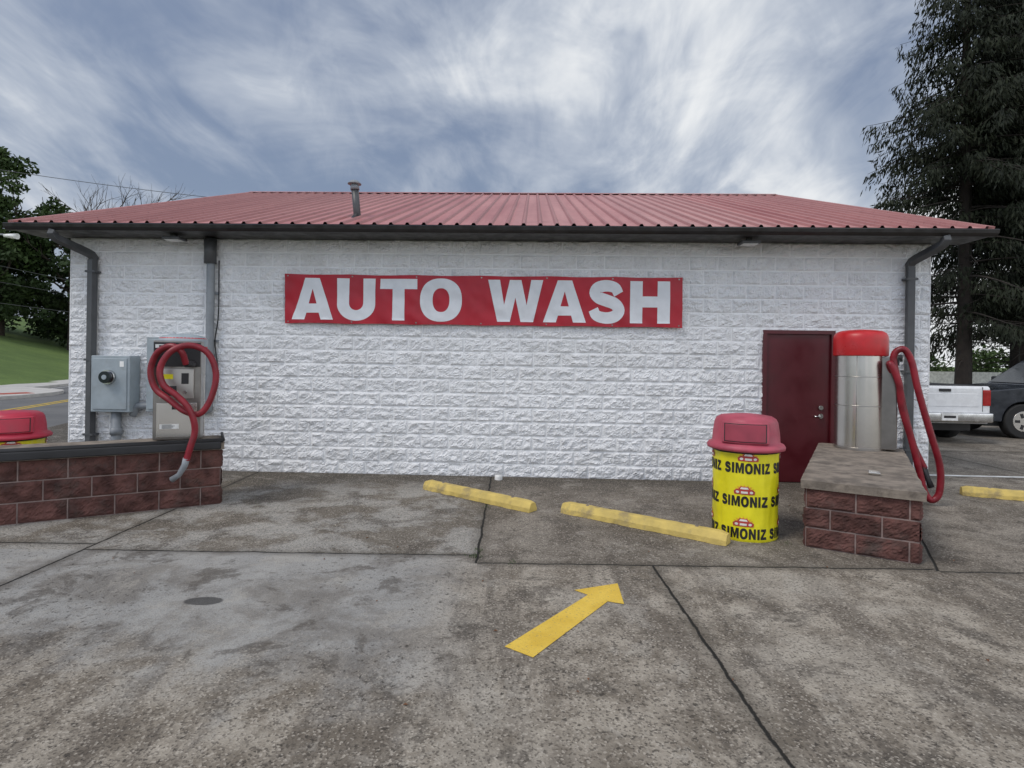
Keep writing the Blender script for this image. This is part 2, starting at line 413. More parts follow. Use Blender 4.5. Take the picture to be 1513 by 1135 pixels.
ez,rz_,ey0,ry=3.53,5.92,-.52,6.3; ey1=2*ry-ey0
sl_=(rz_-ez)/(ry-ey0)
for nm,xx in (("gable_left",XL+.01),("gable_right",XR-.01)):
    z1=ez+sl_*(0-ey0)-.05
    mesh(nm,[(xx,0,WH-.05),(xx,DEP,WH-.05),(xx,DEP,z1),(xx,ry,rz_-.06),(xx,0,z1)],[(0,1,2,3,4)],M_white,B)
rx0,rx1=-7.05,6.36
prof=[];x_=rx0
while x_<rx1-.01:
    for a,h in ((0,0),(.080,0),(.098,.030),(.128,.030),(.146,0)):
        if x_+a<rx1: prof.append((x_+a,h))
    x_+=.2286
prof.append((rx1,0))
V=[];F=[]
rows=[(ey0,ez),(ey0*.5+ry*.5,(ez+rz_)/2),(ry,rz_),((ry+ey1)/2,(ez+rz_)/2),(ey1,ez)]
for (yy,z_) in rows:
    for (xx,h) in prof: V.append((xx,yy,z_+h+.01))
n_=len(prof)
for j in range(4):
    for i in range(n_-1): F.append((j*n_+i,j*n_+i+1,(j+1)*n_+i+1,(j+1)*n_+i))
mesh("roof_metal_sheets",V,F,M_roof,B)
mesh("roof_underside",[(rx0+.01,ey0+.01,ez-.01),(rx1-.01,ey0+.01,ez-.01),(rx1-.01,ry,rz_-.02),(rx0+.01,ry,rz_-.02),(rx0+.01,ey1-.01,ez-.01),(rx1-.01,ey1-.01,ez-.01)],[(0,1,2,3),(3,2,5,4)],M_gutter,B)
ang=math.atan(sl_); ln=math.hypot(ry-ey0,rz_-ez)
for nm,xx in (("rake_trim_left",rx0-.01),("rake_trim_right",rx1+.01)):
    for s_ in (0,1):
        yc=(ey0+ry)/2 if s_==0 else (ey1+ry)/2
        d=Vector((0,math.cos(ang),math.sin(ang)*(1 if s_==0 else -1)))
        nn=Vector((0,-d.z,d.y))
        obox(nm+("_front" if s_==0 else "_rear"),(xx,yc,(ez+rz_)/2-.02),(.035,0,0),d*(ln/2),nn*.055,M_roof,B)
V=[(rx0,ry-.16,rz_-.16*sl_+.045),(rx0,ry,rz_+.055),(rx0,ry+.16,rz_-.16*sl_+.045),(rx1,ry-.16,rz_-.16*sl_+.045),(rx1,ry,rz_+.055),(rx1,ry+.16,rz_-.16*sl_+.045)]
mesh("ridge_cap",V,[(0,3,4,1),(1,4,5,2)],M_roof,B)
gp=[(-.50,3.515),(-.50,3.425),(-.565,3.42),(-.585,3.445),(-.605,3.46),(-.615,3.505),(-.60,3.515),(-.595,3.505),(-.575,3.47),(-.56,3.435),(-.51,3.435)]
V=[(xx,a,b) for xx in (rx0-.05,rx1+.05) for a,b in gp]; g_=len(gp)
F=[(i,(i+1)%g_,g_+(i+1)%g_,g_+i) for i in range(g_)]+[tuple(range(g_)),tuple(range(2*g_-1,g_-1,-1))]
mesh("gutter",V,F,M_gutter,B)
box("soffit",rx0+.02,rx1-.02,-.495,0.0,3.425,3.44,M_gutter,B)
box("fascia_rear",rx0,rx1,ey1-.03,ey1,3.38,3.52,M_gutter,B)
def spout(nm,xt,xw_,mat):
    pts=[(xt,-.54,3.42),(xt,-.52,3.33),(xw_,-.13,3.16),(xw_,-.095,3.08),(xw_,-.095,.12),(xw_,-.16,.03)]
    c=catmull(pts[:4],.05)[:-1]+[Vector(p) for p in pts[3:]]
    v,f=tubegeo(c,.066,4); mesh(nm,v,f,mat,B,bevel=.008)
    for z_ in (2.9,1.6,.5): box(nm+"_strap",xw_-.075,xw_+.075,-.150,-.02,z_,z_+.03,mat,B)
spout("downspout_left",-6.42,-6.21,M_dgrey); spout("downspout_right",5.75,5.60,M_dgrey)
tube("service_mast",[(-4.44,-.10,3.41),(-4.44,-.10,3.05)],.085,M_dgrey,B,16)
tube("service_conduit",catmull([(-4.43,-.10,3.05),(-4.43,-.10,2.0),(-4.43,-.10,1.0),(-4.46,-.10,.90),(-4.56,-.10,.87)],.06),.055,M_grey,B,16)
tube("thin_cable",catmull([(-4.33,-.06,3.1),(-4.33,-.06,2.3),(-4.37,-.07,1.9),(-4.33,-.06,1.5),(-4.40,-.06,1.1)],.05),.009,M_black,B,6)
for z_ in (2.6,1.9,1.3): box("conduit_strap",-4.52,-4.34,-.06,-.015,z_,z_+.035,M_grey,B)
box("meter_box",-6.10,-5.52,-.24,-.02,.86,1.68,M_boxgrey,B,bevel=.012)
box("meter_box_cover",-6.06,-5.56,-.255,-.235,.90,1.64,M_boxgrey,B,bevel=.008)
def discy(nm,x,z,y0,y1,r,mat,par,seg=28): return tube(nm,[(x,y0,z),(x,y1,z)],r,mat,par,seg)
discy("meter_ring",-5.82,1.37,-.25,-.30,.105,M_chrome,B); discy("meter_glass",-5.82,1.37,-.30,-.35,.085,M_glass,B)
discy("meter_face",-5.82,1.37,-.35,-.356,.035,M_boxgrey,B)
box("meter_label",-5.66,-5.60,-.258,-.2545,1.52,1.60,M_plasw,B)
tube("meter_conduit",[(-5.80,-.12,.86),(-5.80,-.12,-.02)],.065,M_grey,B,16)
tube("meter_conduit_collar",[(-5.80,-.12,.62),(-5.80,-.12,.52)],.08,M_grey,B,16)
tube("link_conduit",catmull([(-5.56,-.11,.80),(-5.50,-.11,.93),(-5.40,-.11,.95),(-5.2,-.11,.95)],.03),.05,M_grey,B,14)
box("breaker_panel",-5.30,-4.52,-.21,-.02,.87,1.96,M_boxgrey,B,bevel=.012)
box("breaker_panel_door",-5.26,-4.56,-.225,-.205,.91,1.92,M_boxgrey,B,bevel=.008)
for nm,xx in (("flood_light_left",-4.85),("flood_light_right",3.27)):
    box(nm,xx-.13,xx+.13,-.40,-.20,3.345,3.385,M_dgrey,B,bevel=.01)
    box(nm+"_lens",xx-.10,xx+.10,-.38,-.22,3.338,3.3445,M_plasw,B)
    box(nm+"_bracket",xx-.03,xx+.03,-.33,-.27,3.385,3.425,M_dgrey,B)
box("door_leaf",dx0+.045,dx1-.045,-.012,.03,.01,dz1-.045,M_door,B,bevel=.004)
box("door_frame_left",dx0-.01,dx0+.042,-.05,.06,-.02,dz1+.01,M_door,B)
box("door_frame_right",dx1-.042,dx1+.01,-.05,.06,-.02,dz1+.01,M_door,B)
box("door_frame_top",dx0+.042,dx1-.042,-.05,.06,dz1-.042,dz1+.01,M_door,B)
discy("deadbolt",4.42,1.08,-.012,-.035,.032,M_chrome,B); discy("lever_rose",4.42,.96,-.012,-.03,.034,M_chrome,B)
tube("door_lever",[(4.42,-.03,.96),(4.42,-.06,.96),(4.31,-.065,.955)],.011,M_chrome,B,8)
for z_ in (.3,1.05,1.85): tube("door_hinge",[(dx0+.045,-.022,z_),(dx0+.045,-.022,z_+.1)],.009,M_door,B,8)
lathe("cleanout_cap",[(.055,0),(.055,.05),(.05,.06),(0,.062)],(-.16,-.22,0),M_plasw,B,20)
vp=empty("roof_vent_pipe"); vp.parent=B; vp.location=(-2.47,.46,0)
tube("pipe",[(0.04,0,3.72),(-.025,0,4.36)],.055,M_dgrey,vp,16)
tube("collar",[(-.019,0,4.30),(-.026,0,4.37)],.068,M_grey,vp,16)
lathe("cap",[(0.0,.10),(.05,.085),(.10,.045),(.105,.03),(.05,.03),(.05,0)],(-.028,0,4.36),M_grey,vp,24)
lathe("flashing",[(.15,-.02),(.085,.04),(.058,.08)],(.025,0,3.84),M_gutter,vp,20)

# ---------------------------------------------------------------- banner
BN=empty("auto_wash_banner_sign"); BN.location=(0,8.37,0); BN.rotation_euler=(0,0,R(-1.9))
bx0,bx1,bz0,bz1=-3.34,2.43,2.19,2.915
def bw(x,z):
    u=(z-bz0)/(bz1-bz0)
    return -.070-.018*noise.noise((x*1.6,z*1.5,3.))-.015*noise.noise((x*4+z*4,z*3,8.))-.010*math.sin(x*14+z*9+2*noise.noise((x,z,0.)))*(1-u)*.6-.008*noise.noise((x*14,z*8,1.))
nx_,nz_=190,26; V=[];F=[]
for j in range(nz_+1):
    for i in range(nx_+1):
        x=bx0+(bx1-bx0)*i/nx_; z=bz0+(bz1-bz0)*j/nz_
        sag=.010*abs(math.sin(i/nx_*math.pi*6))*(-1 if j==nz_ else 1 if j==0 else 0)
        V.append((x,bw(x,z),z+sag))
F=[(j*(nx_+1)+i,j*(nx_+1)+i+1,(j+1)*(nx_+1)+i+1,(j+1)*(nx_+1)+i) for j in range(nz_) for i in range(nx_)]
mesh("banner_sheet",V,F,M_banner,BN,smooth=True)
def ell(cx,cz,rx,rz,a0=0,a1=360,n=40,end=False):
    m_=n+1 if end else n
    return [(cx+rx*math.cos(R(a0+(a1-a0)*i/n)),cz+rz*math.sin(R(a0+(a1-a0)*i/n))) for i in range(m_)]
def sellp(cx,cz,rx,rz,p=2.3,n=48):
    o=[]
    for i in range(n):
        a=2*math.pi*i/n; c=math.cos(a); s=math.sin(a)
        o.append((cx+rx*math.copysign(abs(c)**(2/p),c),cz+rz*math.copysign(abs(s)**(2/p),s)))
    return o
sc_=catmull([Vector((a,b,0)) for a,b in ((.755,.69),(.66,.835),(.45,.882),(.24,.835),(.165,.715),(.26,.60),(.46,.53),(.67,.45),(.765,.305),(.67,.165),(.45,.118),(.21,.175),(.125,.32))],.03)
Lf=[];Rt=[]
for i,p in enumerate(sc_):
    tt=(sc_[min(i+1,len(sc_)-1)]-sc_[max(i-1,0)]).normalized(); nn=Vector((-tt.y,tt.x,0)); hw=.125+.02*math.sin(math.pi*i/(len(sc_)-1))
    Lf.append(((p+nn*hw).x,(p+nn*hw).y)); Rt.append(((p-nn*hw).x,(p-nn*hw).y))
G={
'A':(1.087,.003,[[(0,0),(.36,1),(.72,1),(1.08,0),(.755,0),(.705,.165),(.375,.165),(.325,0)],[(.54,.74),(.435,.385),(.645,.385)]]),
'U':(1.163,.09,[[(0,1),(.31,1),(.31,.42)]+ell(.49,.40,.18,.165,180,360,14,True)+[(.67,.42),(.67,1),(.98,1),(.98,.40)]+ell(.49,.385,.49,.405,0,-180,24,True)+[(0,.40)]]),
'T':(1.008,.03,[[(0,1),(.95,1),(.95,.755),(.63,.755),(.63,0),(.32,0),(.32,.755),(0,.755)]]),
'O':(1.163,.045,[sellp(.535,.5,.535,.518),sellp(.535,.5,.215,.285)]),
'W':(1.397,.003,[[(0,1),(.30,1),(.41,.40),(.55,1),(.84,1),(.98,.40),(1.09,1),(1.39,1),(1.15,0),(.83,0),(.695,.58),(.56,0),(.24,0)]]),
'S':(1.008,.05,[Lf+Rt[::-1]]),
'H':(1.163,.085,[[(0,0),(0,1),(.31,1),(.31,.64),(.68,.64),(.68,1),(.99,1),(.99,0),(.68,0),(.68,.38),(.31,.38),(.31,0)]]),
'I':(.50,.085,[[(0,0),(0,1),(.32,1),(.32,0)]]),
'M':(1.35,.085,[[(0,0),(0,1),(.40,1),(.60,.42),(.80,1),(1.20,1),(1.20,0),(.90,0),(.90,.66),(.70,.05),(.50,.05),(.30,.66),(.30,0)]]),
'N':(1.18,.085,[[(0,0),(0,1),(.33,1),(.70,.42),(.70,1),(1.0,1),(1.0,0),(.68,0),(.30,.60),(.30,0)]]),
'Z':(1.0,.04,[[(0,0),(0,.22),(.52,.76),(.05,.76),(.05,1),(.92,1),(.92,.79),(.40,.25),(.94,.25),(.94,0)]]),
}
def curve_to_mesh(cu):
    o=bpy.data.objects.new("tmp",cu); COL.objects.link(o)
    dg=bpy.context.evaluated_depsgraph_get(); dg.update()
    me=bpy.data.meshes.new_from_object(o.evaluated_get(dg)); bpy.data.objects.remove(o); return me
def cutgrid(me,xs,ys):
    bm=bmesh.new(); bm.from_mesh(me)
    bmesh.ops.remove_doubles(bm,verts=bm.verts,dist=1e-6)
    for xx in xs: bmesh.ops.bisect_plane(bm,geom=bm.verts[:]+bm.edges[:]+bm.faces[:],plane_co=(xx,0,0),plane_no=(1,0,0))
    for yy in ys: bmesh.ops.bisect_plane(bm,geom=bm.verts[:]+bm.edges[:]+bm.faces[:],plane_co=(0,yy,0),plane_no=(0,1,0))
    return bm
def wordmesh(word,x0,z0,hs,ws,tr=0):
    cur=x0
    cu=bpy.data.curves.new("c",'CURVE'); cu.dimensions='2D'; cu.fill_mode='BOTH'
    for ch in word:
        adv,be,loops=G[ch]
        for lp in loops:
            sp=cu.splines.new('POLY'); sp.points.add(len(lp)-1)
            for i,(a,b) in enumerate(lp): sp.points[i].co=(cur+(a+be)*ws,z0+b*hs,0,1)
            sp.use_cyclic_u=True
        cur+=adv*ws+tr
    return curve_to_mesh(cu),cur
HS=.605; WS=HS*.945
def letters(word,x0,z0):
    cur=x0
    for ch in word:
        me,cur2=wordmesh(ch,cur,z0,HS,WS)
        bm=cutgrid(me,[cur+i*.035 for i in range(-1,28)],[z0+i*.04 for i in range(0,17)])
        for v_ in bm.verts:
            x,z=v_.co.x,v_.co.y; v_.co=(x,bw(x,z)-.004,z)
        for f_ in bm.faces: f_.smooth=True
        me2=bpy.data.meshes.new("letter_"+ch); bm.to_mesh(me2); bm.free(); me2.materials.append(M_lett)
        o=bpy.data.objects.new("letter_"+ch.lower(),me2); COL.objects.link(o); o.parent=BN
        cur=cur2
letters("AUTO",-3.235,2.25); letters("WASH",-.36,2.25)
for i in range(7):
    for z in (bz0+.03,bz1-.03):
        x=bx0+.05+(bx1-bx0-.1)*i/6
        discy("grommet",x,z,bw(x,z)-.001,bw(x,z)-.006,.011,M_steel2,BN,10)

# ---------------------------------------------------------------- islands
def island(name,corner,ang,L,Wd,H,cap,cap_over,courses):
    e=empty(name,(corner[0],corner[1],0),ang)
    bh=(H-cap)/courses
    for nm,o,xd,nd,ll in (("front_blocks",(0,0,0),(1,0,0),(0,-1,0),L),("right_blocks",(L,0,0),(0,1,0),(1,0,0),Wd),
                       ("back_blocks",(L,Wd,0),(-1,0,0),(0,1,0),L),("left_blocks",(0,Wd,0),(0,-1,0),(-1,0,0),Wd)):
        blockwall(nm,ll,courses,.40,bh,.016,[M_redblock,M_mortar],e,o,xd,nd,nxs=26,nzs=15,seed=len(nm),joint=.012,flush=.0)
    o_=cap_over
    nx=int((L+2*o_)/.04); ny=int((Wd+2*o_)/.04); V=[];F=[]
    def ch(x,y,k): return .006*noise.noise((x*6,y*6,k))+.004*noise.noise((x*20,y*20,k))
    for j in range(ny+1):
        for i in range(nx+1):
            x=-o_+(L+2*o_)*i/nx; y=-o_+(Wd+2*o_)*j/ny
            ed=(i in (0,nx)) or (j in (0,ny)); V.append((x+(ch(x,y,1) if ed else 0),y+(ch(x,y,2) if ed else 0),H-(.010 if ed else 0)+ch(x,y,3)*.4))
    for j in range(ny):
        for i in range(nx):
            a=j*(nx+1)+i; F.append((a,a+1,a+nx+2,a+nx+1))
    per=[(i,0) for i in range(nx)]+[(nx,j) for j in range(ny)]+[(i,ny) for i in range(nx,0,-1)]+[(0,j) for j in range(ny,0,-1)]
    idx=[j*(nx+1)+i for i,j in per]; b0=len(V)
    for q in (.5,1.0):
        for k_,(i,j) in zip(idx,per):
            x,y,z=V[k_]; V.append((x+ch(x,y,5+q)*1.2,y+ch(x,y,7+q)*1.2,H-cap*q))
    n=len(idx)
    for k_ in range(n):
        k2=(k_+1)%n
        F.append((idx[k2],idx[k_],b0+k_,b0+k2)); F.append((b0+k2,b0+k_,b0+n+k_,b0+n+k2))
    F.append(tuple(b0+n+k_ for k_ in range(n))[::-1])
    mesh("cap_slab",V,F,M_cap,e)
    return e
RI=island("vacuum_island",(2.76,5.36),R(-31),.87,2.85,.635,.085,.045,3)
LI=island("vacuum_island",(-3.33-4.2*math.cos(R(30)),6.60-4.2*math.sin(R(30))),R(30),4.2,.62,.715,.085,.035,3)
box("edge_rubber_bumper",-.045,4.20,-.078,-.046,.64,.725,M_black,LI,bevel=.012)
tube("edge_round_trim",[(-.04,-.045,.735),(4.22,-.045,.735)],.026,M_black,LI,10)
tube("edge_round_trim_end",[(4.225,-.045,.735),(4.245,.64,.735)],.016,M_black,LI,10)
box("small_plate",.50,.60,.55,.66,.637,.665,M_steel,RI,bevel=.006)

# ---------------------------------------------------------------- vacuums
def vacuum(name,loc,rz,r,H,dome,domemat,panel_w,panel_d,kind):
    e=empty(name,loc,rz)
    lathe("canister",[(r,0),(r,H-dome+.01)],(0,0,0),M_steel,e,72)
    for z_,hh in ((0.0,.035),(H*.36,.012),(H*.60,.010)):
        lathe("canister_band",[(r,z_),(r+.004,z_+.002),(r+.004,z_+hh-.002),(r,z_+hh)],(0,0,0),M_band,e,72,smooth=False)
    for a_ in (-100,-10,80,170):
        aa=R(a_); tube("canister_seam",[(r*math.cos(aa)*1.0,r*math.sin(aa)*1.0,.04),(r*math.cos(aa)*1.0,r*math.sin(aa)*1.0,H-dome)],.003,M_steel2,e,6)
    lathe("dome_lid",[(r*1.02,H-dome-.01),(r*1.08,H-dome-.012),(r*1.09,H-dome),(r*1.09,H-dome*.72),(r*1.09,H-dome*.40),(r*1.07,H-dome*.27),(r*1.0,H-dome*.16),(r*.85,H-dome*.08),(r*.5,H-.01),(0,H)],(0,0,0),domemat,e,56)
    pw=panel_w/2
    y0=-r-panel_d; zt=H-dome-.02 if kind=='r' else H-.07
    box("control_cabinet",-pw,pw,y0,-r*.55,.02,zt,M_steel2,e,bevel=.01)
    box("lower_door",-pw*.85,pw*.85,y0-.008,y0+.001,.05,H*.36,M_steel,e,bevel=.004)
    box("coin_panel",-pw*.72,pw*.72,y0-.03,y0+.001,H*.40,H*.68,M_band,e,bevel=.006)
    box("coin_slot",pw*.2,pw*.5,y0-.045,y0-.029,H*.54,H*.64,M_black,e,bevel=.003)
    box("vacuum_selector",-pw*.6,pw*.0,y0-.043,y0-.029,H*.43,H*.52,M_black,e,bevel=.003)
    discy("lock",pw*.35,H*.46,y0-.029,y0-.045,.02,M_chrome,e,14)
    box("door_lock_bar",-pw*.2,pw*.3,y0-.02,y0-.007,H*.30,H*.33,M_black,e,bevel=.003)
    box("warning_sticker",-pw*.55,-pw*.15,y0-.033,y0-.0305,H*.585,H*.63,M_bag,e)
    box("rate_sticker",-pw*.7,pw*.1,y0-.012,y0-.0085,H*.12,H*.165,M_plasw,e)
    for i in range(4): box("sticker_text",-pw*.6,pw*(-.2+.07*(i%3)),y0-.0135,y0-.0122,H*(.125+.01*i),H*(.129+.01*i),M_ink,e)
    box("direction_header",-pw*.98,pw*.98,y0-.02,y0+.001,H*.70,zt-.02,M_black,e,bevel=.004)
    box("header_plate",-pw*.9,pw*.9,y0-.024,y0-.0205,zt-.085,zt-.045,M_plasw,e)
    box("direction_text",-pw*.75,pw*.75,y0-.0265,y0-.0245,zt-.075,zt-.055,M_ink,e)
    tube("hose_port",[(pw*.2,y0+.01,H*.76),(pw*.2,y0-.07,H*.76)],.045,M_black,e,16)
    return e
VL=vacuum("vacuum_station",(-3.93,6.87,.715),R(20),.235,1.22,.14,M_red,.48,.10,'l')
lathe("dome_skin",[(.262,1.09),(.262,1.17),(.22,1.215),(.12,1.235),(0,1.24)],(0,0,0),M_boxgrey,VL,40)
hp=[(.02,.02,1.60),(.0,-.04,1.74),(-.12,-.04,1.80),(-.28,-.02,1.72),(-.35,-.02,1.53),(-.29,-.03,1.33),(-.10,-.07,1.20),(.08,-.08,1.08),(.22,-.04,1.06),(.32,0,1.24),(.355,.02,1.50),(.27,0,1.73),(.08,-.03,1.81),(-.08,-.10,1.74),(-.17,-.14,1.56),(-.13,-.15,1.38),(.02,-.15,1.26),(.14,-.15,1.14),(.20,-.14,1.0),(.21,-.13,.86),(.18,-.15,.72),(.14,-.16,.56)]
ho=empty("vacuum_hose",(-3.66,6.40,0)); hose("hose",hp,.036,M_hose,ho)
tube("nozzle",[(.14,-.16,.58),(.12,-.16,.50),(.06,-.155,.40),(-.02,-.15,.345)],[.036,.033,.028,.034],M_grey,ho,14)
tube("hose_inner_loop_feed",[(.02,.02,1.60),(.03,.14,1.60)],.037,M_black,ho,14)
VR=vacuum("vacuum_station",(4.46,7.36,.635),R(62),.283,1.52,.33,M_red,.34,.10,'r')
ho=empty("vacuum_hose",(0,0,0))
hp=[(4.72,7.12,1.55),(4.62,7.02,1.72),(4.70,6.98,1.50),(4.76,7.0,1.18),(4.88,7.0,.80),(4.98,7.0,.42),(5.05,7.0,.16),(5.13,6.98,.07),(5.20,6.96,.18),(5.19,6.95,.50),(5.05,6.95,.96),(4.92,6.96,1.42),(4.85,6.98,1.76),(4.76,7.0,1.90),(4.68,7.05,1.80),(4.74,7.03,1.45),(4.83,7.05,1.10),(4.94,7.05,.72),(5.06,7.03,.45)]
hose("hose",hp,.041,M_hose,ho)
tube("nozzle",[(5.05,7.03,.47),(5.10,7.02,.32),(5.13,7.0,.22)],[.037,.03,.036],M_black,ho,14)

# ---------------------------------------------------------------- trash cans
def wrapobj(name,me,mat,par,r,a0,z0,xsc=1,lift=.002,fn=None):
    bm=cutgrid(me,[i*.03 for i in range(-12,13)],[])
    for v_ in bm.verts:
        a=a0+v_.co.x*xsc/r; z=z0+v_.co.y
        rr=(fn(r,a,z) if fn else r)+lift
        v_.co=(rr*math.cos(a),rr*math.sin(a),z)
    m2=bpy.data.meshes.new(name); bm.to_mesh(m2); bm.free(); m2.materials.append(mat)
    o=bpy.data.objects.new(name,m2); COL.objects.link(o); o.parent=par
def polymesh(loops):
    cu=bpy.data.curves.new("c",'CURVE'); cu.dimensions='2D'; cu.fill_mode='BOTH'
    for lp in loops:
        sp=cu.splines.new('POLY'); sp.points.add(len(lp)-1)
        for i,(a,b) in enumerate(lp): sp.points[i].co=(a,b,0,1)
        sp.use_cyclic_u=True
    return curve_to_mesh(cu)
M_icon1=pm("icon_orange",(.75,.33,.04),.5,bump=0); M_icon2=pm("icon_red",(.45,.05,.04),.5,bump=0); M_icon3=pm("icon_white",(.75,.73,.68),.5,bump=0)
def trashcan(name,loc,rz,lidmat,zs_=1.0):
    e=empty(name,loc,rz); e.scale=(1,1,zs_); r=.305
    def fn(rr,a,z): return rr+.007*noise.noise((math.cos(a)*2.5,math.sin(a)*2.5,z*3))+.006*noise.noise((math.cos(a)*8,math.sin(a)*8,z*3))*(1+z)
    zs=[.0]+[.02+i*.02 for i in range(43)]
    lathe("bag_wrapped_drum",[(r*.97 if i==0 else r,z) for i,z in enumerate(zs)]+[(r*.98,.885)],(0,0,0),M_bag,e,96,fn=fn)
    lathe("bag_tie_band",[(r+.004,.835),(r+.012,.84),(r+.012,.875),(r+.004,.88)],(0,0,0),M_ink,e,64,fn=fn)
    lathe("lid",[(.345,.855),(.362,.86),(.366,.885),(.350,.91),(.318,.925),(.305,.94),(.300,1.02),(.285,1.12),(.268,1.155),(.23,1.18),(.12,1.195),(0,1.2)],(0,0,0),lidmat,e,64,
          fn=lambda rr,a,z:rr*(1+.035*max(0,math.cos(4*(a+math.pi/2)))*(1 if z>.93 else 0)))
    def wrapbox(nm,x0,x1,z0,z1,d0,d1,mat,bev=.006):
        n=10; V=[];F=[]
        for i in range(n+1):
            x=x0+(x1-x0)*i/n
            for z in (z0,z1):
                rr=.300-(z-.95)*.11
                yb=-math.sqrt(max(0,rr*rr-x*x*.75))
                V.append((x,yb-d0,z)); V.append((x,yb-d1,z))
        for i in range(n):
            a=i*4;b=a+4
            F+= [(a+1,b+1,b+3,a+3),(a,a+2,b+2,b),(a,b,b+1,a+1),(a+2,a+3,b+3,b+2)]
        F+=[(0,1,3,2),(n*4,n*4+2,n*4+3,n*4+1)]
        mesh(nm,V,F,mat,e,bevel=bev)
    wrapbox("door_hood",-.215,.215,.935,1.135,-.03,.035,lidmat,.012)
    wrapbox("swing_flap_gap",-.190,.190,.948,1.122,.030,.0375,M_ink,.002)
    wrapbox("swing_flap",-.182,.182,.955,1.115,.032,.044,M_pinkd if lidmat is M_pink else lidmat,.005)
    tm,wd=wordmesh("SIMONIZ",0,0,.10,.052,.001)
    for v in tm.vertices: v.co.x-=wd/2
    sc=.44/wd
    for row,(z0,off) in enumerate(((.650,.10),(.335,0.),(.03,-.02))):
        for kk in range(4):
            a=-math.pi/2+off+kk*math.pi/2
            wrapobj("brand_text",tm.copy(),M_ink,e,r,a,z0,sc,.004,fn)
            zi=z0+.118
            fan=[(0,0)]+[((.10 if i%2 else .07)*math.cos(R(20+i*10)),(.075 if i%2 else .05)*math.sin(R(20+i*10))) for i in range(15)]
            wrapobj("sun_icon",polymesh([fan]),M_icon1,e,r,a,zi+.02,1,.003,fn)
            car=[(-.09,0),(-.095,.03),(-.075,.045),(-.05,.05),(-.035,.075),(.035,.075),(.05,.05),(.075,.045),(.095,.03),(.09,0)]
            wrapobj("car_icon",polymesh([car]),M_icon2,e,r,a,zi,1,.005,fn)
            wrapobj("car_icon_windshield",polymesh([[(-.038,.05),(-.028,.068),(.028,.068),(.038,.05)]]),M_icon3,e,r,a,zi,1,.0065,fn)
            wrapobj("car_icon_lights",polymesh([ell(-.06,.022,.016,.012,n=12),ell(.06,.022,.016,.012,n=12),[(-.03,.01),(-.03,.03),(.03,.03),(.03,.01)]]),M_icon3,e,r,a,zi,1,.0065,fn)
    return e
trashcan("trash_can",(2.345,5.74,0),R(-23),M_pink)
trashcan("trash_can",(-5.60,6.44,0),R(35),M_lidred,.88)

# ---------------------------------------------------------------- parking bumpers
def bumper(a,b):
    a=Vector((a[0],a[1],0)); b=Vector((b[0],b[1],0)); L=(b-a).length; d=(b-a)
    e=empty("parking_bumper",(a.x,a.y,0),math.atan2(d.y,d.x))
    prof=[(-.082,.0),(-.08,.05),(-.05,.105),(-.03,.115),(.03,.115),(.05,.105),(.08,.05),(.082,0)]
    V=[];F=[];n=60;m_=len(prof)
    for i in range(n+1):
        x=L*i/n; ed=min(i,n-i); sc=1 if ed>1 else (.93 if ed==1 else .86)
        for j,(y,z) in enumerate(prof):
            w_=.006*noise.noise((x*8,j*.8,a.x))+.003*noise.noise((x*25,j*1.8,a.x)); V.append((x,y*sc+w_,z*sc+w_*.5+.003))
    for i in range(n):
        for j in range(m_-1): F.append((i*m_+j,(i+1)*m_+j,(i+1)*m_+j+1,i*m_+j+1))
    F+=[tuple(range(m_)),tuple(n*m_+j for j in range(m_))[::-1]]
    mesh("bumper_block",V,F,M_yel,e)
    for x in (.3,L-.3):
        lathe("anchor_pin",[(.018,.11),(.018,.122),(0,.123)],(x,0,0),M_cap,e,12)
bumper((-1.09,7.53),(.26,6.44)); bumper((.61,6.47),(2.05,5.38)); bumper((5.98,7.62),(7.6,6.86))

